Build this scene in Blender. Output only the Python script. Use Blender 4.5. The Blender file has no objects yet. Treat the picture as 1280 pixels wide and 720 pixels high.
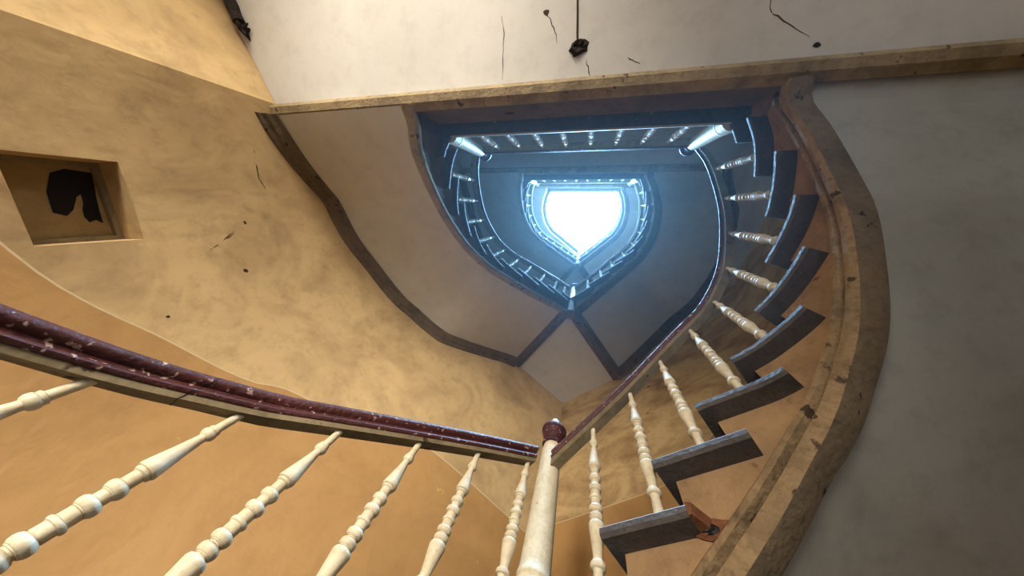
import bpy, bmesh, math, random
from mathutils import Matrix, Vector
random.seed(7)
S_ = bpy.context.scene
COL = S_.collection

# ------------------------------------------------------------------ camera
EYE = 1.112                                   # tripod height above the hall floor
def rot(a, b, c):
    Rx = Matrix(((1,0,0),(0,math.cos(a),-math.sin(a)),(0,math.sin(a),math.cos(a))))
    Ry = Matrix(((math.cos(b),0,math.sin(b)),(0,1,0),(-math.sin(b),0,math.cos(b))))
    Rz = Matrix(((math.cos(c),-math.sin(c),0),(math.sin(c),math.cos(c),0),(0,0,1)))
    return Rz @ Rx @ Ry
R = rot(0.26636788, 0.23719652, 0.01337091)
FPX = 360.0
cam = bpy.data.cameras.new('camera'); cam_o = bpy.data.objects.new('camera', cam); COL.objects.link(cam_o)
M4 = Matrix.Identity(4)
for i in range(3):
    M4[i][0] = R[0][i]; M4[i][1] = -R[1][i]; M4[i][2] = -R[2][i]
M4[2][3] = EYE
cam_o.matrix_world = M4
cam.sensor_fit = 'HORIZONTAL'; cam.sensor_width = 36.0; cam.lens = 36.0 * FPX / 1280.0
cam.clip_start = 0.02
S_.camera = cam_o
def unp(u, v, z):
    """point at world height z seen at pixel u, v"""
    q = R.transposed() @ Vector(((u-640)/FPX, (v-360)/FPX, 1)); q = q / q.z * (z-EYE)
    return Vector((q.x, q.y, z))

# ------------------------------------------------------------------ sky, daylight, exposure
world = bpy.data.worlds.new('sky'); S_.world = world; world.use_nodes = True
bg = world.node_tree.nodes['Background']
bg.inputs[0].default_value = (0.33, 0.64, 1.0, 1); bg.inputs[1].default_value = 3.0
DOOR = (-1.75, -0.55, 0.0, 2.45)              # x0, x1, z0, z1 of the street door behind the camera
def area(name, loc, rotation, sx, sy, power, color):
    l = bpy.data.lights.new(name, 'AREA'); l.shape = 'RECTANGLE'; l.size = sx; l.size_y = sy
    l.energy = power; l.color = color
    o = bpy.data.objects.new(name, l); COL.objects.link(o); o.location = loc; o.rotation_euler = rotation
    return o
area('door_daylight', ((DOOR[0]+DOOR[1])/2, -4.75, 1.1), (math.radians(90), 0, math.radians(2)), 1.2, 2.0, 560, (1.0, 0.94, 0.83))
area('skylight_daylight', (-.105, .42, 13.06), (0, 0, 0), 3.0, 2.7, 11500, (0.29, 0.62, 1.0))
area('window_fill', (1.2, -3.2, 1.55), (math.radians(90), 0, 0), .95, 1.25, 26, (0.92, 0.97, 1.0))  # added fill lamp for the right side, behind a made-up window
S_.view_settings.view_transform = 'Standard'; S_.view_settings.look = 'None'
S_.view_settings.gamma = 1; S_.view_settings.use_curve_mapping = False
S_.view_settings.exposure = 0.0

# ------------------------------------------------------------------ materials
def srgb(r, g, b):
    f = lambda c: (c/255/12.92) if c/255 <= .04045 else ((c/255+.055)/1.055)**2.4
    return (f(r), f(g), f(b), 1)
MATS = {}
def mat(name, base, stain=None, amount=.5, scale=2.0, rough=.85, bump=.15, bscale=40, chips=None, chip_scale=9, chip_level=.62, streak=(1,1,1), spec=.3, fine=.9):
    """paint or plaster: broad stains of its own, fine relief, optional chips of another coat"""
    m = bpy.data.materials.new(name); m.use_nodes = True; nt = m.node_tree; N = nt.nodes; L = nt.links
    bs = N['Principled BSDF']; bs.inputs['Roughness'].default_value = rough
    bs.inputs['Specular IOR Level'].default_value = spec
    tc = N.new('ShaderNodeTexCoord'); mp = N.new('ShaderNodeMapping'); L.new(tc.outputs['Object'], mp.inputs[0])
    mp.inputs['Scale'].default_value = streak
    n1 = N.new('ShaderNodeTexNoise'); n1.inputs['Scale'].default_value = scale; n1.inputs['Detail'].default_value = 8; n1.inputs['Roughness'].default_value = .62
    n1.inputs['Distortion'].default_value = .6
    L.new(mp.outputs[0], n1.inputs[0])
    rp = N.new('ShaderNodeValToRGB'); rp.color_ramp.elements[0].position = .42; rp.color_ramp.elements[1].position = .72
    L.new(n1.outputs['Fac'], rp.inputs[0])
    mx = N.new('ShaderNodeMix'); mx.data_type = 'RGBA'; mx.inputs[6].default_value = base
    mx.inputs[7].default_value = stain if stain else base
    ml = N.new('ShaderNodeMath'); ml.operation = 'MULTIPLY'; ml.inputs[1].default_value = amount
    L.new(rp.outputs[0], ml.inputs[0]); L.new(ml.outputs[0], mx.inputs[0])
    n4 = N.new('ShaderNodeTexNoise'); n4.inputs['Scale'].default_value = scale*5.5; n4.inputs['Detail'].default_value = 9; n4.inputs['Roughness'].default_value = .7
    L.new(mp.outputs[0], n4.inputs[0])
    r4 = N.new('ShaderNodeValToRGB'); r4.color_ramp.elements[0].position = .5; r4.color_ramp.elements[1].position = .78; L.new(n4.outputs['Fac'], r4.inputs[0])
    k4 = N.new('ShaderNodeMath'); k4.operation = 'MULTIPLY'; k4.inputs[1].default_value = amount*fine; L.new(r4.outputs[0], k4.inputs[0])
    m4 = N.new('ShaderNodeMix'); m4.data_type = 'RGBA'; L.new(k4.outputs[0], m4.inputs[0]); L.new(mx.outputs[2], m4.inputs[6])
    m4.inputs[7].default_value = tuple(c*.72 for c in (stain or base)[:3])+(1,)
    col = m4.outputs[2]
    if chips:
        n3 = N.new('ShaderNodeTexNoise'); n3.inputs['Scale'].default_value = chip_scale; n3.inputs['Detail'].default_value = 6
        L.new(mp.outputs[0], n3.inputs[0])
        r3 = N.new('ShaderNodeValToRGB'); r3.color_ramp.elements[0].position = chip_level; r3.color_ramp.elements[1].position = chip_level+.03
        L.new(n3.outputs['Fac'], r3.inputs[0])
        m3 = N.new('ShaderNodeMix'); m3.data_type = 'RGBA'; L.new(r3.outputs[0], m3.inputs[0]); L.new(col, m3.inputs[6]); m3.inputs[7].default_value = chips
        col = m3.outputs[2]
    L.new(col, bs.inputs['Base Color'])
    n2 = N.new('ShaderNodeTexNoise'); n2.inputs['Scale'].default_value = bscale; n2.inputs['Detail'].default_value = 5
    L.new(tc.outputs['Object'], n2.inputs[0])
    bp = N.new('ShaderNodeBump'); bp.inputs['Strength'].default_value = bump; bp.inputs['Distance'].default_value = .02
    L.new(n2.outputs['Fac'], bp.inputs['Height']); L.new(bp.outputs[0], bs.inputs['Normal'])
    MATS[name] = m; return m
mat('plaster_ochre', srgb(204,174,126), srgb(132,104,72), .68, 1.7, bump=.2, bscale=18, chips=srgb(158,132,94), chip_scale=5, chip_level=.75, fine=.6)
mat('plaster_scuffed', srgb(204,174,126), srgb(124,88,52), .85, 2.4, bump=.25, bscale=18, chips=srgb(112,80,50), chip_scale=4.5, chip_level=.7, fine=.5, streak=(1,1,1.8))
mat('plaster_grey', srgb(200,192,182), srgb(150,142,132), .5, 1.6, bump=.15, bscale=18)  # pale coat given to the upper walls to bounce more blue skylight
mat('dado_paint', srgb(182,142,90), srgb(146,108,66), .5, 2.0, rough=.6, bump=.18, bscale=22, chips=srgb(200,176,104), chip_scale=6, chip_level=.71, fine=.5)
mat('line_paint', srgb(205,184,146), rough=.8)
mat('soffit_white', srgb(208,204,196), srgb(172,166,156), .32, 1.5, bump=.08, bscale=14)
mat('soffit_shaded', srgb(156,154,144), srgb(122,118,108), .45, 1.8, bump=.1, bscale=16)  # white soffit darkened: the right flight's shade is in the colour
mat('string_ochre', srgb(154,122,86), srgb(106,82,58), .65, 4, bump=.3, bscale=45, chips=srgb(110,74,42), chip_scale=11, chip_level=.69)
mat('string_grey', srgb(150,147,144), srgb(100,98,96), .5, 3, bump=.2, bscale=40)
mat('string_brown', srgb(118,100,82), srgb(78,66,54), .6, 3, bump=.2, bscale=40)
mat('mould_cream', srgb(164,144,108), srgb(98,82,58), .7, 7, bump=.35, bscale=60, chips=srgb(84,66,44), chip_scale=16, chip_level=.64)
mat('mould_ochre', srgb(146,120,86), srgb(84,66,46), .75, 7, bump=.5, bscale=50, chips=srgb(70,54,38), chip_scale=15, chip_level=.63)
mat('mould_dark', srgb(112,96,74), srgb(66,56,44), .7, 6, bump=.35, bscale=50, chips=srgb(50,42,34), chip_scale=14, chip_level=.66)
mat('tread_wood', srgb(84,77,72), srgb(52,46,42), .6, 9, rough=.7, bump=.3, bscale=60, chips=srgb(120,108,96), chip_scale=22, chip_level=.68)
mat('tread_edge_lit', srgb(170,165,158), srgb(110,100,92), .5, 12, rough=.6, bump=.2, bscale=70)  # pale rim: skylight catching the tread edges, put into the colour
mat('baluster_cream', srgb(210,196,166), srgb(168,148,110), .6, 14, rough=.55, bump=.12, bscale=70, chips=srgb(150,118,70), chip_scale=26, chip_level=.72)
mat('rail_maroon', srgb(74,32,27), srgb(44,22,19), .6, 8, rough=.55, bump=.3, bscale=60, chips=srgb(160,132,122), chip_scale=55, chip_level=.63, spec=.35)
mat('rail_base', srgb(124,108,80), srgb(84,70,48), .7, 7, rough=.7, bump=.2, bscale=50, chips=srgb(58,44,30), chip_scale=13, chip_level=.67)
mat('window_paint', srgb(150,134,104), srgb(96,84,62), .6, 10, rough=.7, bump=.2, bscale=60)
mat('pane_paint', srgb(176,152,104), srgb(140,118,78), .5, 9, rough=.7, bump=.1)
mat('dark_void', srgb(22,20,18), rough=.5)
mat('soot', srgb(48,40,36), srgb(24,20,18), .6, 20, rough=.9, bump=.6, bscale=60)
mat('crack_dark', srgb(70,56,42), rough=.9)
mat('raw_wood', srgb(122,76,46), srgb(70,44,28), .6, 20, rough=.8, bump=.3, bscale=70)
mat('floor_stone', srgb(110,98,84), srgb(80,70,60), .5, 2, rough=.6, bump=.1)
mat('bar_metal', srgb(150,150,150), rough=.5)
g = bpy.data.materials.new('skylight_glass'); g.use_nodes = True; nt = g.node_tree
nt.nodes.remove(nt.nodes['Principled BSDF'])
tr = nt.nodes.new('ShaderNodeBsdfTransparent'); tr.inputs[0].default_value = (.97,.98,1,1)
gl = nt.nodes.new('ShaderNodeBsdfGlossy'); gl.inputs['Roughness'].default_value = .1
mxs = nt.nodes.new('ShaderNodeMixShader'); mxs.inputs[0].default_value = .06
nt.links.new(tr.outputs[0], mxs.inputs[1]); nt.links.new(gl.outputs[0], mxs.inputs[2])
nt.links.new(mxs.outputs[0], nt.nodes['Material Output'].inputs[0]); MATS['skylight_glass'] = g

# ------------------------------------------------------------------ mesh helpers
class MB:
    def __init__(s): s.v = []; s.f = []; s.m = []
    def add(s, vs, fs, m=0):
        o = len(s.v); s.v += [tuple(a) for a in vs]; s.f += [tuple(i+o for i in f) for f in fs]; s.m += [m]*len(fs)
    def quad(s, a, b, c, d, m=0): s.add([a,b,c,d], [(0,1,2,3)], m)
    def box(s, c, d, m=0, rz=0):
        cx, cy, cz = c; hx, hy, hz = d[0]/2, d[1]/2, d[2]/2; ca, sa = math.cos(rz), math.sin(rz)
        vs = [(cx+x*ca-y*sa, cy+x*sa+y*ca, cz+z) for z in (-hz,hz) for x, y in ((-hx,-hy),(hx,-hy),(hx,hy),(-hx,hy))]
        s.add(vs, [(3,2,1,0),(4,5,6,7),(0,1,5,4),(1,2,6,5),(2,3,7,6),(3,0,4,7)], m)
    def prism(s, poly, z0, z1, m=0, mside=None):
        n = len(poly); ms = m if mside is None else mside
        a = sum(poly[i][0]*poly[(i+1)%n][1]-poly[(i+1)%n][0]*poly[i][1] for i in range(n))
        if a < 0: poly = poly[::-1]
        vs = [(x,y,z0) for x,y in poly] + [(x,y,z1) for x,y in poly]
        s.add(vs, [tuple(range(n-1,-1,-1)), tuple(range(n,2*n))], m)
        s.add(vs, [(i,(i+1)%n,n+(i+1)%n,n+i) for i in range(n)], ms)
    def lathe(s, prof, c=(0,0,0), seg=14, m=0):
        vs = []; n = len(prof)
        for r, z in prof:
            for k in range(seg):
                a = 2*math.pi*k/seg; vs.append((c[0]+r*math.cos(a), c[1]+r*math.sin(a), c[2]+z))
        fs = [(i*seg+k, i*seg+(k+1)%seg, (i+1)*seg+(k+1)%seg, (i+1)*seg+k) for i in range(n-1) for k in range(seg)]
        fs += [tuple(range(seg-1,-1,-1)), tuple((n-1)*seg+k for k in range(seg))]
        s.add(vs, fs, m)
    def sweep(s, path, prof, m=0, closed=True, mats=None, rights=None):
        """prof: (right, up) points swept along path, kept upright"""
        n = len(path); k = len(prof); vs = []
        for i, p in enumerate(path):
            if rights: r = Vector((rights[i][0], rights[i][1], 0))
            else:
                a = Vector(path[max(0,i-1)]); b = Vector(path[min(n-1,i+1)]); t = b-a; r = Vector((t.y, -t.x, 0)); r.normalize()
            for (o, u) in prof: vs.append((p[0]+r.x*o, p[1]+r.y*o, p[2]+u))
        kk = k if closed else k-1
        for j in range(kk):
            fs = [(i*k+j, i*k+(j+1)%k, (i+1)*k+(j+1)%k, (i+1)*k+j) for i in range(n-1)]
            s.add(vs, fs, mats[j] if mats else m) if j == 0 else None
            if j: 
                o = len(s.v)-n*k
                s.f += [tuple(x+o for x in f) for f in fs]; s.m += [mats[j] if mats else m]*len(fs)
        if closed:
            o = len(s.v)-n*k
            s.f += [tuple(o+x for x in range(k-1,-1,-1)), tuple(o+(n-1)*k+x for x in range(k))]; s.m += [m, m]
    def tube(s, pts, rad, seg=6, m=0):
        pts = [Vector(p) for p in pts]; n = len(pts); vs = []
        for i, p in enumerate(pts):
            t = (pts[min(n-1,i+1)]-pts[max(0,i-1)]).normalized()
            a = t.orthogonal().normalized(); b = t.cross(a); r = rad[i] if isinstance(rad, (list,tuple)) else rad
            for k in range(seg):
                q = 2*math.pi*k/seg; w = p+a*r*math.cos(q)+b*r*math.sin(q); vs.append(tuple(w))
        fs = [(i*seg+k, i*seg+(k+1)%seg, (i+1)*seg+(k+1)%seg, (i+1)*seg+k) for i in range(n-1) for k in range(seg)]
        fs += [tuple(range(seg-1,-1,-1)), tuple((n-1)*seg+k for k in range(seg))]
        s.add(vs, fs, m)
    def mesh(s, name, mats, off=(0,0,0), smooth=False, angle=35):
        me = bpy.data.meshes.new(name)
        me.from_pydata([(x-off[0], y-off[1], z-off[2]) for x,y,z in s.v], [], s.f)
        for m in mats: me.materials.append(MATS[m])
        me.polygons.foreach_set('material_index', s.m)
        bm = bmesh.new(); bm.from_mesh(me); bmesh.ops.recalc_face_normals(bm, faces=bm.faces); 
        if smooth:
            bmesh.ops.remove_doubles(bm, verts=bm.verts, dist=1e-5)
            for f in bm.faces: f.smooth = True
            for e in bm.edges:
                if len(e.link_faces) == 2 and e.calc_face_angle(0) > math.radians(angle): e.smooth = False
        bm.to_mesh(me); bm.free(); me.update(); return me
    def build(s, name, mats, parent=None, smooth=False, angle=35):
        if isinstance(mats, str): mats = [mats]
        off = parent_loc(parent)
        o = bpy.data.objects.new(name, s.mesh(name, mats, off, smooth, angle)); COL.objects.link(o)
        if parent: o.parent = parent
        return o
def parent_loc(p):
    v = Vector((0,0,0))
    while p: v += p.location; p = p.parent
    return v
def thing(name, label, cat, loc=(0,0,0), group=None):
    o = bpy.data.objects.new(name, None); COL.objects.link(o); o.location = loc; o.empty_display_size = .1
    o['label'] = label; o['category'] = cat
    if group: o['group'] = group
    return o
def tag(o, label, cat, group=None):
    o['label'] = label; o['category'] = cat
    if group: o['group'] = group
    return o
def struct(o, label, cat):
    o['kind'] = 'structure'; o['label'] = label; o['category'] = cat; return o

# ------------------------------------------------------------------ plan of the shield-shaped well
XC = -.105; FH = 3.4; WID = 1.15; YB = -.528
KN = [(.943,-.528),(1.01,-.39),(1.05,-.2),(1.06,-.02),(1.035,.14),(.975,.33),(.895,.47),(.78,.605)]
AP = (0.0, 1.195)
def make_curve():
    P = [Vector(q) for q in KN]; Q = [2*P[0]-P[1]]+P+[P[-1]+(Vector(AP)-P[-1])*.3]; out = []
    for i in range(1, len(Q)-2):
        a, b, c, d = Q[i-1:i+3]
        for k in range(8):
            t = k/8; out.append(.5*(2*b+(c-a)*t+(2*a-5*b+4*c-d)*t*t+(3*b-a-3*c+d)*t**3))
    out.append(P[-1]); s = out[-1]; e = Vector(AP)
    for k in range(1, 17): out.append(s+(e-s)*k/16)
    return out
CV = make_curve(); SV = [0.0]
for a, b in zip(CV, CV[1:]): SV.append(SV[-1]+(b-a).length)
SE = SV[-1]
TV = [(CV[min(i+1,len(CV)-1)]-CV[max(i-1,0)]).normalized() for i in range(len(CV))]
TV[-1] = TV[-2]
NV = []
for c, t in zip(CV, TV):
    n = Vector((t.y, -t.x)); 
    if c.y < -.02: w = Vector((2.21-.06*((-.02-c.y)/.7)**2, c.y)); n = (w-c)/WID
    NV.append(n)
def P(side, s, off=0.0):
    if s < 0: c = CV[0]+Vector((0, s)); n = NV[0]
    elif s >= SE: c = CV[-1]+TV[-1]*(s-SE); n = NV[-1]
    else:
        i = 0
        while SV[i+1] <= s: i += 1
        t = (s-SV[i])/(SV[i+1]-SV[i]); c = CV[i].lerp(CV[i+1], t); n = NV[i].lerp(NV[i+1], t)
    q = c+n*off
    return (XC+side*q.x, q.y)
EXT = .7565                                    # how far past SE an offset line runs to reach the axis
CORNER = (XC, AP[1]+WID/.79754)
def interp(tab, s):
    if s <= tab[0][0]: return tab[0][1]
    for (a, x), (b, y) in zip(tab, tab[1:]):
        if s <= b: return x+(y-x)*(s-a)/(b-a)
    return tab[-1][1]
SOF_L = [(-.3,-.565),(0,-.385),(.15,-.29),(.42,-.04),(.57,.12),(.84,.35),(1.09,.55),(1.35,.71),(1.54,.83),(1.84,1.05),(2.09,1.24),(2.207,1.30),(3,1.30)]
SOF_R = [(-.2,-.39),(0,-.385),(.2,-.50),(.42,-.67),(.57,-.81),(.74,-.96),(.89,-1.09),(.99,-1.17),(1.15,-1.30),(1.41,-1.52),(1.6,-1.66),(2.0,-1.96),(2.207,-2.10),(3,-2.10)]
E_L = [(0,.08),(.4,.045),(1.2,.04),(1.8,.075),(2.2,.085)]
E_R = [(0,.085),(3,.085)]
def smooth_tab(tab, s, h=.09): return sum(interp(tab, s+k*h/3) for k in (-3,-2,-1,0,1,2,3))/7
RL = .17; RR = FH/2/9
FRONT_L = [.05+.2245*i for i in range(10)]                  # treads 1..9, then the corner landing
FRONT_R = [.12+.225*i for i in range(9)]                    # landing edge, then treads 8..1
TH = .038

# ------------------------------------------------------------------ setting
TOP = 12.72
fl = MB(); fl.prism([(-3.4,-3.0),(3.2,-3.0),(3.2,2.9),(-3.4,2.9)], -.15, 0); 
struct(fl.build('floor', 'floor_stone'), 'pale stone floor of the stair hall', 'floor')
WS = [i*SE/60 for i in range(61)]
DADO_L = [(-.2,.0),(.3,.42),(.42,.50),(.69,.75),(.87,.93),(.99,1.14),(1.18,1.41),(1.35,1.575),(1.83,1.715),(2.2,1.72),(3.2,1.69)]
DADO_R = [(-.2,3.5),(.9,2.75),(1.9,1.95),(2.2,1.915),(3.08,1.885)]
WIN_S = (.342, .585); WIN_Z = (.72+EYE, 1.05+EYE)
ZW = 5.3
def wall_side(side, name, dado):
    w = MB(); ss = sorted(set(WS+[SE+WID*EXT*k/10 for k in range(1,11)]+(list(WIN_S) if side < 0 else [])))
    cols = [(P(side, s, WID), smooth_tab(dado, s, .14)+EYE, s) for s in ss]
    pre = [((XC+side*2.165, -.63), None), ((XC+side*2.15, -.72), None), ((XC+side*2.445, -1.376), None), ((XC+side*3.14, -2.9), None)]
    def col(a, b, za, zb, m): w.quad((a[0][0],a[0][1],za[0]), (b[0][0],b[0][1],za[1]), (b[0][0],b[0][1],zb[1]), (a[0][0],a[0][1],zb[0]), m)
    for a, b in zip(cols, cols[1:]):
        col(a, b, (0,0), (a[1],b[1]), 1); la, lb = a[1]+.009, b[1]+.009
        col(a, b, (a[1],b[1]), (la,lb), 2)
        if side < 0 and a[2] > WIN_S[0]-1e-6 and b[2] < WIN_S[1]+1e-6:
            col(a, b, (la,lb), (WIN_Z[0],)*2, 0); col(a, b, (WIN_Z[1],)*2, (ZW,)*2, 0)
        else: col(a, b, (la,lb), (ZW,)*2, 0)
        col(a, b, (ZW,)*2, (TOP,)*2, 3)
    chain = [(cols[0][0],)]+[(q[0],) for q in pre]
    d0 = cols[0][1]
    for i, (a, b) in enumerate(zip(chain, chain[1:])):
        n = 1
        col(a, b, (0,0), (3.2,)*2, 0); col(a, b, (3.2,)*2, (TOP,)*2, 3)
    o = w.build(name, ['plaster_ochre' if side < 0 else 'plaster_scuffed','dado_paint','line_paint','plaster_grey'], smooth=True, angle=25)
    return o
WALL_L = struct(wall_side(-1, 'wall_left', DADO_L), 'curved ochre plaster wall with a brown painted dado and a small window', 'wall')
struct(wall_side(1, 'wall_right', DADO_R), 'ochre plaster wall behind the turned balusters, brown paint at its foot', 'wall')
HW = (0.7, 1.7, 0.9, 2.2)  # opening of the added hall window, there only for fill light
rw = MB(); y0, y1 = -3.1, -2.9
for (xa, xb, za, zb) in ((-3.5,DOOR[0],0,TOP),(DOOR[1],HW[0],0,TOP),(HW[1],3.3,0,TOP),(HW[0],HW[1],0,HW[2]),(HW[0],HW[1],HW[3],TOP),(DOOR[0],DOOR[1],DOOR[3],TOP)):
    rw.box(((xa+xb)/2,(y0+y1)/2,(za+zb)/2), (xb-xa,y1-y0,zb-za))
struct(rw.build('wall_rear', 'plaster_ochre'), 'ochre plaster wall with the street doorway', 'wall')
vb = MB()  # unseen box added to keep sky light from flooding the doorway
for c, d in (((-3.0,-3.95,1.4),(.1,1.7,2.8)),((-.3,-3.95,1.4),(.1,1.7,2.8)),((-1.65,-4.85,1.4),(2.8,.1,2.8)),((-1.65,-3.95,2.85),(2.8,1.9,.1)),((-1.65,-3.95,-.05),(2.8,1.9,.1))):
    vb.box(c, d)
struct(vb.build('wall_sky_block', 'soffit_white'), 'added whitewashed box beyond the doorway, blocks sky light', 'wall')
dr = thing('door_1', 'open street doorway with a painted frame', 'door', (DOOR[0],-2.9,0)); dr['kind'] = 'structure'
for nm, c, d in (('jamb',(DOOR[0]+.04,-3.0,DOOR[3]/2),(.08,.24,DOOR[3])),('jamb',(DOOR[1]-.04,-3.0,DOOR[3]/2),(.08,.24,DOOR[3])),('door_head',((DOOR[0]+DOOR[1])/2,-3.0,DOOR[3]-.04),(DOOR[1]-DOOR[0]-.16,.24,.08))):
    b = MB(); b.box(c, d); b.build(nm, 'mould_dark', dr)

hw = thing('fill_window', 'added unseen window with a painted frame in the rear wall, for fill light', 'window', (HW[0],-3.0,HW[2])); hw['kind'] = 'structure'
for nm, c, d in (('frame_stile',(HW[0]+.03,-3.0,1.55),(.06,.1,1.3)),('frame_stile',(HW[1]-.03,-3.0,1.55),(.06,.1,1.3)),('frame_rail',(1.2,-3.0,HW[2]+.03),(.88,.1,.06)),('frame_rail',(1.2,-3.0,HW[3]-.03),(.88,.1,.06)),('mullion',(1.2,-3.0,1.55),(.04,.08,1.18))):
    b = MB(); b.box(c, d); b.build(nm, 'window_paint', hw)
for xa in (.97, 1.43):
    b = MB(); b.box((xa,-3.0,1.55),(.42,.005,1.18)); b.build('pane', 'skylight_glass', hw)
# small recessed window in the left wall
wa = Vector(P(-1, WIN_S[0], WID)); wb = Vector(P(-1, WIN_S[1], WID)); along = (wb-wa); wl = along.length; along.normalize(); outn = Vector((-along.y, along.x))
if outn.x > 0: outn = -outn
def W3(a, d, z): q = wa+along*a+outn*d; return (q.x, q.y, z)
win = thing('window_1', 'small recessed window with a worn frame and a broken black pane', 'window', (wa.x, wa.y, WIN_Z[0])); win['kind'] = 'structure'
rv = MB(); D_ = .2
rv.quad(W3(0,0,WIN_Z[0]), W3(0,D_,WIN_Z[0]), W3(0,D_,WIN_Z[1]), W3(0,0,WIN_Z[1]))
rv.quad(W3(wl,0,WIN_Z[0]), W3(wl,D_,WIN_Z[0]), W3(wl,D_,WIN_Z[1]), W3(wl,0,WIN_Z[1]))
rv.quad(W3(0,0,WIN_Z[1]), W3(wl,0,WIN_Z[1]), W3(wl,D_,WIN_Z[1]), W3(0,D_,WIN_Z[1]))
rv.quad(W3(0,0,WIN_Z[0]), W3(wl,0,WIN_Z[0]), W3(wl,D_,WIN_Z[0]), W3(0,D_,WIN_Z[0]))
rv.build('reveal', 'plaster_ochre', win)
def wbox(a0, a1, d0, d1, z0, z1, nm, m, par):
    b = MB(); vs = [W3(a,d,z) for z in (z0,z1) for a, d in ((a0,d0),(a1,d0),(a1,d1),(a0,d1))]
    b.add(vs, [(3,2,1,0),(4,5,6,7),(0,1,5,4),(1,2,6,5),(2,3,7,6),(3,0,4,7)]); return b.build(nm, m, par)
F_ = .022
wbox(0, F_, D_-.045, D_, *WIN_Z, 'frame_stile', 'window_paint', win); wbox(wl-F_, wl, D_-.045, D_, *WIN_Z, 'frame_stile', 'window_paint', win)
wbox(F_, wl-F_, D_-.045, D_, WIN_Z[1]-F_, WIN_Z[1], 'frame_rail', 'window_paint', win); wbox(F_, wl-F_, D_-.045, D_, WIN_Z[0], WIN_Z[0]+F_, 'frame_rail', 'window_paint', win)
pane_o = wbox(F_, wl-F_, D_-.012, D_-.004, WIN_Z[0]+F_, WIN_Z[1]-F_, 'pane', 'pane_paint', win)
pb = MB()
def on_pane(u, v, d):
    q = R.transposed() @ Vector(((u-640)/FPX, (v-360)/FPX, 1)); o2 = wa+outn*d
    k = (o2.x*outn.x+o2.y*outn.y)/(q.x*outn.x+q.y*outn.y); return (q.x*k, q.y*k, EYE+q.z*k)
hole_px = [(62,216),(80,211),(100,214),(114,216),(118,232),(120,245),(124,262),(129,279),(120,275),(112,278),(105,271),(103,262),(104,254),(101,243),(96,246),(92,262),(84,270),(66,266),(58,240)]
pb.add([on_pane(u, v, D_-.014) for u, v in hole_px], [tuple(range(len(hole_px)))])
pb.build('broken_opening', 'dark_void', pane_o)

# roof with the glazed skylight over the well
SKY = [P(-1, s, .42) for s in [i*SE/24 for i in range(25)]]+[(XC, AP[1]+.42/.79754)]+[P(1, s, .42) for s in [SE-i*SE/24 for i in range(25)]]
SKY = [(XC-1.36,-.60)]+SKY+[(XC+1.36,-.60)]
cl = MB(); n = len(SKY)
big = []
for (x, y) in SKY:
    d = Vector((x-XC, y-.2)); d.normalize(); big.append((x+d.x*4.5, y+d.y*4.5))
for zz in (TOP, TOP+.35):
    vs = [(x,y,zz) for x,y in SKY]+[(x,y,zz) for x,y in big]
    cl.add(vs, [(i,(i+1)%n,n+(i+1)%n,n+i) for i in range(n)])
vs = [(x,y,TOP) for x,y in SKY]+[(x,y,TOP+.35) for x,y in SKY]; cl.add(vs, [(i,(i+1)%n,n+(i+1)%n,n+i) for i in range(n)])
struct(cl.build('ceiling', 'soffit_white'), 'white roof ceiling around the skylight', 'ceiling')
sk = thing('window_2', 'bright shield-shaped glazed skylight over the stairwell', 'window', (XC,.2,TOP)); sk['kind'] = 'structure'
xbar = XC+.02
def clip(poly, sgn):
    out = []
    for i in range(len(poly)):
        a, b = poly[i], poly[(i+1)%len(poly)]; ia, ib = sgn*(a[0]-xbar) >= 0, sgn*(b[0]-xbar) >= 0
        if ia: out.append(a)
        if ia != ib: t = (xbar-a[0])/(b[0]-a[0]); out.append((xbar, a[1]+t*(b[1]-a[1])))
    return out
for sg in (-1, 1):
    b = MB(); b.prism(clip(SKY, sg), TOP+.20, TOP+.208); b.build('pane', 'skylight_glass', sk)
b = MB(); b.box((xbar, .45, TOP+.19), (.03,2.2,.05)); b.build('glazing_bar', 'bar_metal', sk)
fr = MB(); pth = [(x,y,TOP+.17) for x,y in SKY+[SKY[0]]]
fr.sweep(pth, [(-.03,-.02),(.03,-.02),(.03,.06),(-.03,.06)]); fr.build('frame', 'line_paint', sk)

# ------------------------------------------------------------------ landings, flights
def plate(mb, side, sa, sb, o0, o1, z1, n=6, th=TH, edge=True):
    """tread board between sa..sb; inner edge rounded; material 0 board, 1 pale edge with skylight painted in"""
    z0 = z1-th; r = .010
    prof = [(o1,z0),(o0+r,z0),(o0,z0+r),(o0,z1-.010),(o0+.003,z1-.006),(o0+r,z1),(o1,z1)]
    k = len(prof); vs = []
    for i in range(n+1):
        s = sa+(sb-sa)*i/n
        for o, z in prof: x, y = P(side, s, o); vs.append((x, y, z))
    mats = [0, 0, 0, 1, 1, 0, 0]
    base = len(mb.v); mb.v += vs
    for j in range(k):
        for i in range(n):
            mb.f.append(tuple(base+x for x in (i*k+j, i*k+(j+1)%k, (i+1)*k+(j+1)%k, (i+1)*k+j))); mb.m.append(mats[j])
    for i in (0, n): mb.f.append(tuple(base+i*k+j for j in range(k))); mb.m.append(0)
def srange(a, b, n): return [a+(b-a)*i/n for i in range(n+1)]

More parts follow.
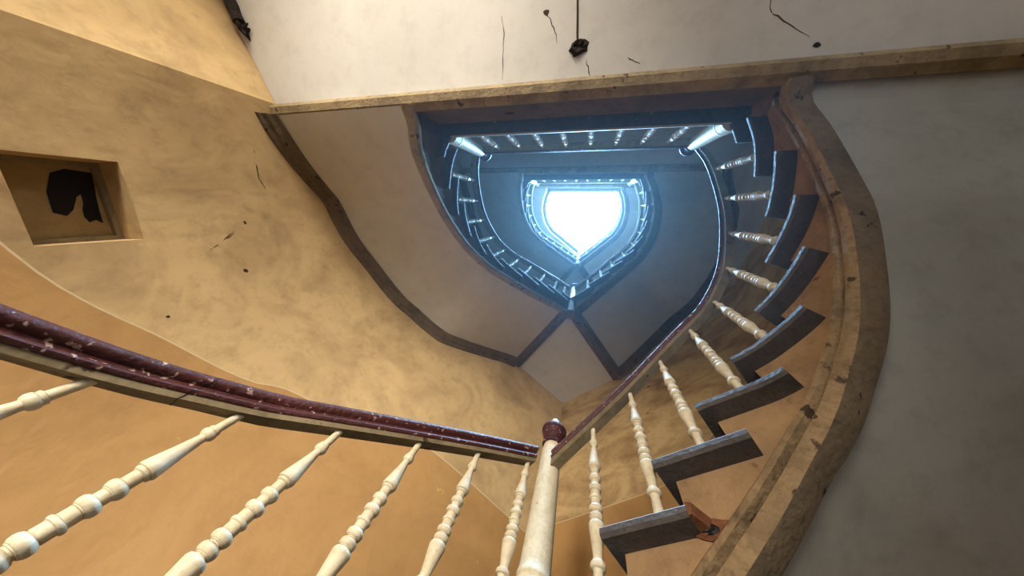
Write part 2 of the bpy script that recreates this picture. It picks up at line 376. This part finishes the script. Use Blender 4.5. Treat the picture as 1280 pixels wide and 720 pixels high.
def make_flight(side, lev, label, broken=False):
    """side -1: rises from landing lev to the corner; side +1: rises from the corner to landing lev"""
    zl = lev*FH; sof = SOF_L if side < 0 else SOF_R; ee = E_L if side < 0 else E_R
    bx, by = P(side, 1.1, .6)
    t = thing('stair_flight', label, 'stairs', (bx, by, zl if side < 0 else zl-FH/2))
    if side < 0:
        steps = [(FRONT_L[i], zl+RL*(i+1)) for i in range(9)]; d = 1
    else:
        steps = [(FRONT_R[8-i], zl-RR*(8-i)) for i in range(8)]; d = -1
    smat = ('string_brown' if side < 0 else 'string_ochre') if lev < 2 else 'string_grey'
    for i, (s, z) in enumerate(steps):
        b = MB(); e = smooth_tab(ee, s)
        last = i == 0 and broken
        back = .33 if not last else .29
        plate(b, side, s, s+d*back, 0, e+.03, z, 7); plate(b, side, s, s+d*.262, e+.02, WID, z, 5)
        b.build('tread', ['tread_wood','tread_edge_lit'], t)
        rb = MB(); sr = s+d*.04; zr = RL if side < 0 else RR
        a0, a1 = P(side, sr, e+.004), P(side, sr, WID); b0, b1 = P(side, sr+d*.02, e+.004), P(side, sr+d*.02, WID)
        rb.prism([a0, a1, b1, b0], z-zr, z-TH); rb.build('riser', smat, t)
    # cut string under the tread ends
    st = MB()
    ends = [(s+d*.04, z-TH) for s, z in steps]
    low = (zl-.04) if side < 0 else zl-FH/2-.04; hi = (zl+FH/2-.04) if side < 0 else zl-.04
    if side < 0:
        zones = [(-.1, ends[0][0], low)]+[(ends[i][0], ends[i+1][0] if i < 8 else FRONT_L[9]+.04, ends[i][1]) for i in range(9)]+[(FRONT_L[9]+.04, SE+.085*EXT, hi)]
    else:
        zones = [(SE+.085*EXT, ends[0][0], low)]+[(ends[i][0], ends[i+1][0] if i < 7 else FRONT_R[0]-.04, ends[i][1]) for i in range(8)]+[(FRONT_R[0]-.04, -.1, hi)]
    for sa, sb, zt in zones:
        ss = srange(sa, sb, 6)
        for a, b in zip(ss, ss[1:]):
            ea, eb = smooth_tab(ee, a), smooth_tab(ee, b); za, zb = zl+smooth_tab(sof, a), zl+smooth_tab(sof, b)
            pa, pb_ = P(side, a, ea), P(side, b, eb); qa, qb = P(side, a, ea+.05), P(side, b, eb+.05)
            st.quad((*pa,za), (*pb_,zb), (*pb_,zt), (*pa,zt)); st.quad((*qa,za), (*qb,zb), (*qb,zt), (*qa,zt))
        pa, qa = P(side, sb, smooth_tab(ee, sb)), P(side, sb, smooth_tab(ee, sb)+.05)
        zs_ = zl+smooth_tab(sof, sb); st.quad((*pa,zs_),(*qa,zs_),(*qa,zt),(*pa,zt))
    st.build('string', smat, t, smooth=True, angle=25)
    # soffit
    so = MB(); ss = srange(-.1, SE, 44)
    rows = []
    for s in ss:
        e = smooth_tab(ee, s)+.03; z = zl+smooth_tab(sof, s)
        rows.append([(*P(side, s, e+(WID-e)*k/5), z) for k in range(6)])
    for r0, r1 in zip(rows, rows[1:]):
        for k in range(5): so.quad(r0[k], r0[k+1], r1[k+1], r1[k])
    so.build('soffit', 'soffit_shaded' if (side > 0 and lev == 1) else 'soffit_white', t, smooth=True)
    # mouldings along the foot of the string and along the wall
    def run(off_f, prof, nm, m, s1=None, mats=None):
        mb = MB(); pts = []; rts = []
        for s in srange(-.1, s1 if s1 else SE+.08*EXT, 60):
            o = off_f(s); x, y = P(side, s, o); x2, y2 = P(side, s, o+.01); v = Vector((x2-x, y2-y)); v.normalize()
            pts.append((x, y, zl+smooth_tab(sof, s))); rts.append((v.x, v.y))
        mb.sweep(pts, prof, rights=rts, mats=mats); return mb.build(nm, m, t, smooth=True, angle=30)
    if side < 0: pr = [(-.012,.05),(-.022,.035),(-.022,.0),(-.012,-.022),(.02,-.03),(.045,-.022),(.055,.01)]
    else: pr = [(.004,.088),(-.018,.082),(-.034,.066),(-.036,.042),(-.010,.032),(-.010,.024),(-.030,.015),(-.030,-.010),(-.018,-.034),(.02,-.044),(.078,-.034),(.088,.01)]
    if side < 0: run(lambda s: smooth_tab(ee, s), pr, 'moulding', 'mould_cream')
    else: run(lambda s: smooth_tab(ee, s), pr, 'moulding', ['mould_ochre','mould_dark'], mats=[0]*8+[1]*4)
    run(lambda s: WID, [(.0,.01),(-.10,.01),(-.105,-.015),(-.075,-.03),(-.06,-.055),(-.03,-.065),(-.02,-.09),(.0,-.1)], 'wall_moulding', 'mould_dark', SE)
    return t

def make_landing(lev, label, gallery=False):
    z = lev*FH
    t = thing('landing', label, 'landing', (XC,-1.6,z-.39))
    poly = [(XC-2.15,-.635),(XC-2.145,-.72),(XC-2.445,-1.376),(XC-3.14,-2.9),(XC+3.14,-2.9),(XC+2.445,-1.376),(XC+2.145,-.72),(XC+2.15,-.635)]
    b = MB(); b.prism(poly, z-.39, z-TH); b.build('slab', 'soffit_white', t)
    # fascia toward the well
    b = MB(); xf = 1.03; b.box((XC,-.628,z-.21),(2*xf,.02,.33)); b.build('fascia', 'string_brown' if lev < 2 else 'string_grey', t)
    # floor boards with rounded nosing around the well edge
    b = MB(); zt = z; r = .01
    prof = [(.16,z-TH),(r,z-TH),(0,z-TH+r),(.002,z-r),(r,z),(.16,z)]
    pts = [(XC+x, YB, 0) for x in srange(-.943,.943,8)]; rts = [(0,-1)]*9
    k = len(prof); vs = []
    for p_ in pts: vs += [(p_[0], YB-o, zz) for o, zz in prof]
    b.add(vs, [(i*k+j, i*k+j+1, (i+1)*k+j+1, (i+1)*k+j) for i in range(8) for j in (0,5-1)], 0)
    o_ = len(b.v)-len(vs)
    for i in range(8):
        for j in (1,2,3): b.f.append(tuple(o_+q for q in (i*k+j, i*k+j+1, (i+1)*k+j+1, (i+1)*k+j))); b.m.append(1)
    plate(b, -1, -.1, FRONT_L[0]+.10, 0, .14, z, 5); plate(b, 1, -.1, FRONT_R[0], 0, .14, z, 5)
    plate(b, -1, -.1, FRONT_L[0]+.04, .12, WID, z, 4); plate(b, 1, -.1, FRONT_R[0], .12, WID, z, 4)
    b.build('nosing', ['tread_wood','tread_edge_lit'], t)
    # riser below the landing edge at the head of the right flight
    b = MB(); sr = FRONT_R[0]-.04
    b.prism([P(1,sr,.09),P(1,sr,WID),P(1,sr-.02,WID),P(1,sr-.02,.09)], z-RR, z-TH); b.build('riser', 'string_ochre', t)
    # beam moulding under the landing edge
    b = MB(); pth = [(XC+x,-.655,z-.39) for x in srange(-2.15,2.15,10)]
    b.sweep(pth, [(-.045,.02),(-.05,-.012),(-.03,-.022),(-.012,-.042),(.03,-.048),(.052,-.03),(.055,.02)], rights=[(0,-1)]*11)
    b.build('beam_moulding', 'mould_cream', t, smooth=True, angle=30)
    return t

def make_corner(lev, label):
    """square landing in the corner, half a storey above landing lev"""
    z = lev*FH+FH/2
    t = thing('corner_landing', label, 'landing', (XC,2.0,z-.4))
    e = .085
    ap = (XC, AP[1]+e/.79754)
    poly = [ap, P(-1,SE,e), P(-1,SE,WID), CORNER, P(1,SE,WID), P(1,SE,e)]
    b = MB(); b.prism(poly, z-.40, z-TH); b.build('slab', 'soffit_white', t)
    b = MB()
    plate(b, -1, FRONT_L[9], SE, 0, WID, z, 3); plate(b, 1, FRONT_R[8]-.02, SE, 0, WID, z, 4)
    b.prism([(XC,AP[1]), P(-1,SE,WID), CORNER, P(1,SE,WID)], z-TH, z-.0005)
    b.build('nosing', ['tread_wood','tread_edge_lit'], t)
    for sd, s_, zz in ((-1, FRONT_L[9]+.04, RL),):
        b = MB(); b.prism([P(sd,s_,e),P(sd,s_,WID),P(sd,s_+.02,WID),P(sd,s_+.02,e)], z-zz, z-TH); b.build('riser', 'string_brown', t)
    for sd in (-1, 1):
        a, c = P(sd,SE,e-.02), P(sd,SE,WID); b = MB()
        b.sweep([(*a,z-.40),(*c,z-.40)], [(-.07,.03),(-.075,-.02),(-.045,-.03),(-.035,-.05),(.035,-.05),(.045,-.03),(.075,-.02),(.07,.03)])
        b.build('beam_moulding', 'mould_dark', t)
    return t

LAND1 = make_landing(1, 'first landing with a white soffit above the hall, behind the shield-shaped well')
make_landing(2, 'second landing with a bluish soffit, two storeys above the hall')
make_landing(3, 'topmost landing just below the bright skylight')
make_corner(0, 'corner landing at the foot of the large cream newel post')
make_corner(1, 'corner landing with a pale square soffit framed by crossing dark mouldings')
make_corner(2, 'highest corner landing near the skylight')
make_flight(-1, 0, 'lowest curved flight rising from the hall floor to the large cream newel post')
FL1 = make_flight(1, 1, 'curved flight with projecting dark treads and an ochre string above a soffit toned for shade', broken=True)
make_flight(-1, 1, 'curved flight with a wide beige soffit rising from the first landing')
make_flight(1, 2, 'flight with a blue-grey soffit rising from the square corner soffit to the second landing')
make_flight(-1, 2, 'flight rising from the second landing to the highest corner landing')
make_flight(1, 3, 'last flight rising to the topmost landing below the skylight')

# top floor gallery on the side where no flight continues
gl_ = thing('gallery_floor', 'top floor gallery edge curving round the well under the skylight', 'landing', (XC-1.5,.6,3*FH-.3))
b = MB(); z = 3*FH; ss = srange(-.1, SE, 40)
for a, c in zip(ss, ss[1:]):
    for zz, o0 in ((z-.3,.085),(z,.0)):
        b.quad((*P(-1,a,o0),zz),(*P(-1,c,o0),zz),(*P(-1,c,WID),zz),(*P(-1,a,WID),zz))
    b.quad((*P(-1,a,.085),z-.3),(*P(-1,c,.085),z-.3),(*P(-1,c,.085),z-.03),(*P(-1,a,.085),z-.03))
b.prism([(XC,AP[1]),P(-1,SE,WID),CORNER,P(1,SE,WID),P(1,SE,0)], z-.3, z)
b.build('slab', 'soffit_white', gl_)
b = MB(); plate(b, -1, -.1, SE, 0, .12, z, 40); b.build('nosing', ['tread_wood','tread_edge_lit'], gl_)

# ------------------------------------------------------------------ turned balusters, newels, rails
BL = .65
def bal_profile():
    d = [(0,.0115),(.068,.0125),(.070,.0165),(.074,.0170),(.078,.0160),(.082,.0195),(.090,.0200),(.097,.0165),(.100,.0120),(.106,.0120)]     # from the top down
    d += [(.15,.0175),(.20,.0250),(.210,.0265),(.215,.0250),(.216,.0210),(.219,.0225),(.223,.0215),(.226,.0165),(.243,.0165)]
    def bead(c, r, up=.013, dn=.013, neck=.0165):
        return [(c-up,neck),(c-up+.002,r*.82),(c-up*.45,r*.97),(c,r),(c+dn*.45,r*.95),(c+dn*.75,r*.84),(c+dn*.78,r*.76),(c+dn*.95,r*.76),(c+dn,neck)]
    d += bead(.263,.0245)+[(.288,.0165)]+bead(.304,.0255)+[(.318,.0185),(.338,.0185),(.340,.0225),(.344,.0235),(.348,.0225),(.350,.0185),(.368,.0185)]
    d += bead(.383,.0255)+[(.397,.0165)]+bead(.412,.0250)
    d += [(.428,.0175),(.431,.0255),(.437,.0280),(.443,.0275),(.47,.0235),(.528,.0155),(.538,.0155),(.540,.0190),(.543,.0200),(.546,.0235),(.553,.0250),(.560,.0235),(.563,.0165),(.572,.0150),(.61,.0165),(.65,.0175)]
    return [(r, BL-z) for z, r in reversed(d)]
bm_ = MB(); bm_.lathe(bal_profile(), seg=16); BAL = bm_.mesh('baluster', ['baluster_cream'], smooth=True, angle=32)
def baluster(x, y, z, length, parent):
    o = bpy.data.objects.new('baluster', BAL); COL.objects.link(o); o.parent = parent
    o.location = Vector((x, y, z))-parent_loc(parent); o.scale = (1,1,length/BL); o.rotation_euler = (0,0,random.uniform(0,6.28))
RAIL = [(-.024,.022),(-.029,.026),(-.031,.033),(-.027,.040),(-.020,.044),(-.018,.052),(-.026,.058),(-.031,.066),(-.031,.075),(-.024,.085),(-.010,.091),(.010,.091),(.024,.085),(.031,.075),(.031,.066),(.026,.058),(.018,.052),(.020,.044),(.027,.040),(.031,.033),(.029,.026),(.024,.022)]
BASE = [(-.025,-.012),(.025,-.012),(.025,.010),(-.025,.010)]
RAIL = [(o*1.08, .008+(z-.022)*1.22) for o, z in RAIL]
BASE_TALL = [(-.025,-.012),(.025,-.012),(.025,.032),(-.025,.032)]
RAIL_LOW = [(o, .028+(z-.008)*.66) for o, z in RAIL]
def rail(path, parent, base_mat='rail_base', rights=None, tall=False):
    m = MB(); m.sweep(path, RAIL_LOW if tall else RAIL, rights=rights); h = m.build('handrail', 'rail_maroon', parent, smooth=True, angle=45)
    m = MB(); m.sweep(path, BASE_TALL if tall else BASE, rights=rights); m.build('rail_base', base_mat, h); return h
OB = .052
def flight_rail(side, label, items, s0, s1, joint=None):
    """items: (s, foot z, top z) of each baluster"""
    xs, ys = P(side, items[0][0], OB)
    t = thing('balustrade', label, 'balustrade', (xs, ys, items[0][1]))
    for s, z0, z1 in items: x, y = P(side, s, OB); baluster(x, y, z0, z1-z0+.004, t)
    tab = sorted((s, z1) for s, z0, z1 in items)
    k0 = (tab[1][1]-tab[0][1])/(tab[1][0]-tab[0][0]); k1 = (tab[-1][1]-tab[-2][1])/(tab[-1][0]-tab[-2][0])
    tab = [(-.3, tab[0][1]+k0*(-.3-tab[0][0]))]+tab+[(2.6, tab[-1][1]+k1*(2.6-tab[-1][0]))]
    pts = []; rts = []
    for s in srange(s0, s1, 70):
        x, y = P(side, s, OB); x2, y2 = P(side, s, OB+.01); v = Vector((x2-x, y2-y)); v.normalize()
        pts.append((x, y, smooth_tab(tab, s, .12)+.010)); rts.append((v.x, v.y))
    h = rail(pts, t, rights=rts, tall=side > 0)
    if joint:                                          # seam where the curved rail meets the straight length
        k = min(range(len(pts)), key=lambda i: abs(s0+(s1-s0)*i/70-joint)); a, b = Vector(pts[k]), Vector(pts[k+1]); b = a+(b-a).normalized()*.0035
        m = MB(); m.sweep([a, b], [(o*1.015, z*1.01-.001) for o, z in RAIL[:11]]+[(o*1.015, z*1.01-.001) for o, z in RAIL[11:]]+[(.0256,-.0128),(-.0256,-.0128)], rights=[rts[k], rts[k]]); m.build('joint', 'dark_void', h)
    return t
def left_items(lev, sb):
    zl = lev*FH; out = []
    L_ = [.65,.65,.63,.63,.65,.66,.655,.61,.60,.50]
    for i, s in enumerate(sb):
        z = zl+RL*(i+1); out.append((s, z, z+L_[i]))
    return out
UP_S = [.25,.46,.67,.89,1.09,1.29,1.49,1.72,1.94,2.10]
def right_items(lev):
    zl = lev*FH
    tops = {0:1.30,1:1.45,2:1.62,3:1.795,4:1.92,5:2.10,6:2.33,7:2.56,8:2.74}; ss = {0:1.96,1:1.73,2:1.52,3:1.29,4:1.09,5:.89,6:.68,7:.45,8:.22}
    return [(ss[k], zl-RR*(9-k), zl-2.288+tops[k]) for k in range(9)]
FG_S = [0,.22,.46,.70,.945,1.18,1.41,1.66,1.90,2.15]
fg = []
for i, s in enumerate(FG_S):
    z = RL*(i+1); top = EYE+[-.33,-.165,0,.165,.345,.52,.67,.83,.98,1.13][i]; fg.append((s, z, top))
flight_rail(-1, 'worn maroon handrail with cream balusters running down from the newel toward the hall', fg, -.05, SE-.03, joint=1.05)
flight_rail(1, 'handrail with cream balusters standing on the projecting dark treads', right_items(1), .02, SE-.02)
flight_rail(-1, 'handrail on the flight that leaves the first landing', left_items(1, UP_S), .02, SE-.02)
flight_rail(1, 'handrail rising to the second landing', right_items(2), .02, SE-.02)
flight_rail(-1, 'handrail on the flight that leaves the second landing', left_items(2, UP_S), .02, SE-.02)
flight_rail(1, 'handrail rising to the topmost landing', right_items(3), .02, SE-.02)
z3 = 3*FH
flight_rail(-1, 'level guard rail along the top gallery edge', [(s, z3, z3+.65) for s in srange(.15, 2.1, 9)], .02, SE-.02)
def landing_rail(lev, label):
    z = lev*FH; t = thing('balustrade', label, 'balustrade', (XC-.8,-.565,z))
    for x in [(-.96+1.92*(i+1)/9) for i in range(8)]: baluster(XC+x, -.568, z, BL+.004, t)
    rail([(XC+x,-.568,z+BL+.008) for x in srange(-.95,.95,6)], t)
landing_rail(1, 'straight balustrade along the edge of the first landing')
landing_rail(2, 'straight balustrade along the edge of the second landing')
landing_rail(3, 'straight balustrade along the topmost landing')

def newel(x, y, z, label, pendant=None, group=None, zb=None):
    t = thing('newel_post', label, 'newel post', (x, y, z), group)
    m = MB(); m.lathe([(.066,0),(.066,.10),(.060,.105),(.0595,.112),(.064,.118),(.064,.128),(.060,.134),(.0585,.16),(.0525,.60),(.050,.70),(.044,.735),(.043,.745)], (x,y,z), 24)
    m.build('shaft', 'baluster_cream', t, smooth=True, angle=35)
    m = MB(); m.lathe([(.046,.735),(.054,.738),(.056,.744),(.054,.751),(.050,.756),(.052,.775),(.058,.80),(.064,.822),(.066,.828),(.062,.833),(.063,.838),(.070,.843),(.071,.856),(.064,.868),(.045,.876),(.022,.882)], (x,y,z), 24)
    cp = m.build('cap', 'rail_maroon', t, smooth=True, angle=35)
    m = MB(); m.lathe([(.022,.878),(.028,.886),(.031,.900),(.030,.918),(.022,.938),(.010,.950),(.003,.953)], (x,y,z), 16)
    m.build('finial', 'baluster_cream', cp, smooth=True)
    if pendant:
        m = MB(); zz = pendant; m.lathe([(.03,-.10),(.055,-.095),(.068,-.075),(.07,-.05),(.06,-.03),(.062,.0),(.066,.03),(.066,z-zz-.01)], (x,y,zz), 20)
        m.build('pendant', 'mould_dark', t, smooth=True, angle=40)
    return t
NX, NY = XC+.025, 1.262
newel(NX, NY, FH/2, 'large cream newel post with a turned maroon cap at the corner landing', FH/2-.44)
newel(NX, NY, FH*1.5, 'white newel post above the crossing dark mouldings', FH*1.5-.44)
newel(NX, NY, FH*2.5, 'newel post on the highest corner landing', FH*2.5-.44)
for lv, w in ((1,'first'),(2,'second'),(3,'topmost')):
    newel(XC-.965, -.56, lv*FH, 'newel post on the %s landing where a flight leaves upward' % w if lv < 3 else 'newel post on the topmost landing beside the gallery rail')
    newel(XC+.965, -.56, lv*FH, 'newel post on the %s landing where a flight arrives from below' % w)

# ------------------------------------------------------------------ small damage and fittings
SZ = FH-.39                                     # underside of the first landing
def on_curve(u, v, side, off):
    """where the ray through a pixel meets the vertical surface at an offset from the well edge"""
    best = None; pts = [P(side, k*SE/240, off) for k in range(-20, 300)]
    for k in range(60, 900):
        q = unp(u, v, EYE+k*.004)
        d = min((q.x-a)**2+(q.y-b)**2 for a, b in pts[::4])
        if best is None or d < best[0]: best = (d, k)
    q = unp(u, v, EYE+best[1]*.004); return q
def ragged(c, ax, ay, rx, ry, n, mb, nrm, bulge=.006, seed=1, m=0):
    """irregular broken patch: rim ring and a sunken middle"""
    rr = random.Random(seed); c = Vector(c); ax = Vector(ax).normalized(); ay = Vector(ay).normalized(); nrm = Vector(nrm)
    rim = []; mid = []
    for i in range(n):
        a = 2*math.pi*i/n; k = rr.uniform(.72, 1.15)
        p_ = c+ax*rx*k*math.cos(a)+ay*ry*k*math.sin(a); rim.append(p_+nrm*.001)
        mid.append(c+(p_-c)*rr.uniform(.5,.75)+nrm*bulge*rr.uniform(.5,1.4))
    vs = rim+mid+[c+nrm*bulge*.6]
    mb.add(vs, [(i,(i+1)%n,n+(i+1)%n,n+i) for i in range(n)]+[(n+i,n+(i+1)%n,2*n) for i in range(n)], m)
cb = thing('ceiling_cable', 'dark cable running along the white landing soffit to a ragged plaster hole', 'cable', unp(722,55,SZ))
m = MB(); m.tube([unp(u, v, SZ-.004) for u, v in ((721.5,-60),(722,-10),(722,20),(721.6,40),(722,56))], .0055, 7); m.build('cord', 'crack_dark', cb)
m = MB(); ragged(unp(723,60,SZ), (1,0,0), (0,1,0), .058, .042, 13, m, (0,0,-1), .022, 3); m.build('plaster_hole', 'soot', cb)
bp_ = thing('burnt_pipe', 'charred black pipe stub with a torn end where soffit meets ochre wall', 'pipe', unp(300,38,SZ))
m = MB(); a = unp(270,-40,SZ-.03); b = unp(299,28,SZ-.03)
m.tube([a.lerp(b, t) for t in (0,.25,.5,.7,.85,1)], [.036,.037,.034,.037,.032,.036], 10); m.build('pipe', 'soot', bp_)
rr = random.Random(5); m = MB(); c = unp(302,36,SZ-.03)
for k in range(9):
    d = Vector((rr.uniform(-1,1), rr.uniform(-.3,1), rr.uniform(-.7,.6))).normalized(); m.tube([c, c+d*.03, c+d*rr.uniform(.045,.075)+Vector((0,0,rr.uniform(-.01,.01)))], [.022,.014,.004], 5)
m.build('torn_end', 'soot', bp_)
def crack(pts, parent, wdt=.0028):
    m = MB(); rr = random.Random(len(pts)*7+int(abs(pts[0].x)*100)); out = []
    for a, b in zip(pts, pts[1:]):
        for k in range(5):
            t = k/5; q = a.lerp(b, t); j = .004 if (k or a is not pts[0]) else 0
            out.append(q+Vector((rr.uniform(-j,j), rr.uniform(-j,j), 0)))
    out.append(pts[-1]); n = len(out)
    m.tube(out, [wdt*(.35+.65*math.sin(math.pi*(i+.5)/n))*rr.uniform(.6,1.2) for i in range(n)], 5); return m.build('crack', 'crack_dark', parent)
for px in ([(627,20),(630,45),(629,70),(628,100)], [(680,13),(686,22),(694,38),(696,54)], [(963,-20),(963,16),(985,29),(1012,46)], [(733,74),(736,90),(737,110)], [(785,72),(800,80)]):
    crack([unp(u, v, SZ) for u, v in px], LAND1)
m = MB(); ragged(unp(1021,56,SZ), (1,0,0), (0,1,0), .018, .011, 9, m, (0,0,-1), .005, 9); m.build('chip', 'soot', LAND1)
m = MB(); ragged(unp(683,16,SZ), (1,0,0), (0,1,0), .018, .014, 9, m, (0,0,-1), .004, 4); m.build('chip', 'crack_dark', LAND1)
for px in ([(317,186),(320,205),(323,222),(332,237)], [(263,312),(278,302),(293,288)]):
    crack([on_curve(u, v, -1, WID-.001) for u, v in px], WALL_L, .003)
for k, (u, v, r_) in enumerate(((307,338,.016),(210,396,.010),(306,278,.010))):
    q = on_curve(u, v, -1, WID-.001); m = MB(); ragged(q, (0,1,0), (0,0,1), r_, r_*.9, 9, m, (1,0,0), .004, 20+k); m.build('chip', 'crack_dark', WALL_L)
# notch in the landing fascia, hole and raw wood where the lowest visible tread has broken off
m = MB(); m.box((unp(637,146,3.2).x, -.6175, 3.2), (.06,.004,.028)); m.build('notch', 'soot', LAND1)
def string_pt(s, z): x, y = P(1, s, .081); return Vector((x, y, z))
s1, z1 = FRONT_R[8], FH-RR*8
sb_ = s1-.30; c = string_pt(sb_-.035, z1-.035); t1 = (string_pt(sb_-.05, 0)-string_pt(sb_+.05, 0)).normalized(); x2, y2 = P(1, sb_, 0); nrm = Vector((x2-c.x, y2-c.y, 0)).normalized()
m = MB(); ragged(c, t1, (0,0,1), .062, .034, 12, m, nrm, .010, 31); m.build('broken_socket', 'raw_wood', FL1)
m = MB(); ragged(c+t1*-.012+nrm*.009, t1, (0,0,1), .026, .016, 9, m, nrm, .006, 33); m.build('socket_void', 'dark_void', FL1)
m = MB(); se = s1-.29; vs = []
for o, z in ((-.002,z1-.001),(.088,z1-.001),(.088,z1-TH+.001),(.004,z1-TH+.001)):
    vs.append((*P(1, se, o), z))
for o, z, e_ in ((.0,z1-.006,.018),(.088,z1-.004,.045),(.088,z1-TH+.004,.038),(.006,z1-TH+.004,.008)):
    vs.append((*P(1, se-e_, o), z))
m.add(vs, [(3,2,1,0),(4,5,6,7),(0,1,5,4),(1,2,6,5),(2,3,7,6),(3,0,4,7)]); m.build('broken_wood', 'raw_wood', FL1)
# chips out of the moulding under that flight
for k, (u, v, rx) in enumerate(((992,630,.045),(1062,505,.02),(1047,540,.03),(1012,600,.025))):
    q = on_curve(u, v, 1, .13); q.z -= .0; s_ = min((abs(complex(P(1,i*SE/200,.13)[0]-q.x, P(1,i*SE/200,.13)[1]-q.y)), i*SE/200) for i in range(201))[1]
    z_ = FH+smooth_tab(SOF_R, s_)-.034; x, y = P(1, s_, .115); xa, ya = P(1, s_-.05, .115); za = FH+smooth_tab(SOF_R, s_-.05)-.034
    m = MB(); ragged((x, y, z_), (xa-x, ya-y, za-z_), (P(1,s_,.2)[0]-x, P(1,s_,.2)[1]-y, 0), rx, .022, 10, m, (0,0,-1), .006, 40+k); m.build('chip', 'soot', FL1)

# ------------------------------------------------------------------ added haze imitating blue glare in the shaft below the skylight
hz = bpy.data.materials.new('glow_scatter'); hz.use_nodes = True; nt = hz.node_tree
nt.nodes.remove(nt.nodes['Principled BSDF'])
vs_ = nt.nodes.new('ShaderNodeVolumeScatter'); vs_.inputs['Color'].default_value = (.62,.86,1,1); vs_.inputs['Density'].default_value = .018; vs_.inputs['Anisotropy'].default_value = .35
nt.links.new(vs_.outputs[0], nt.nodes['Material Output'].inputs['Volume']); MATS['glow_scatter'] = hz
hb = MB(); hb.prism([(XC-.9,-.5)]+[P(-1,s,-.03) for s in srange(.1,SE-.05,12)]+[P(1,s,-.03) for s in srange(SE-.05,.1,12)]+[(XC+.9,-.5)], 2.2, TOP-.05)
ho = hb.build('glow_haze', 'glow_scatter'); ho['kind'] = 'stuff'; tag(ho, 'added faint blue haze imitating lens glare in the shaft under the skylight', 'haze')
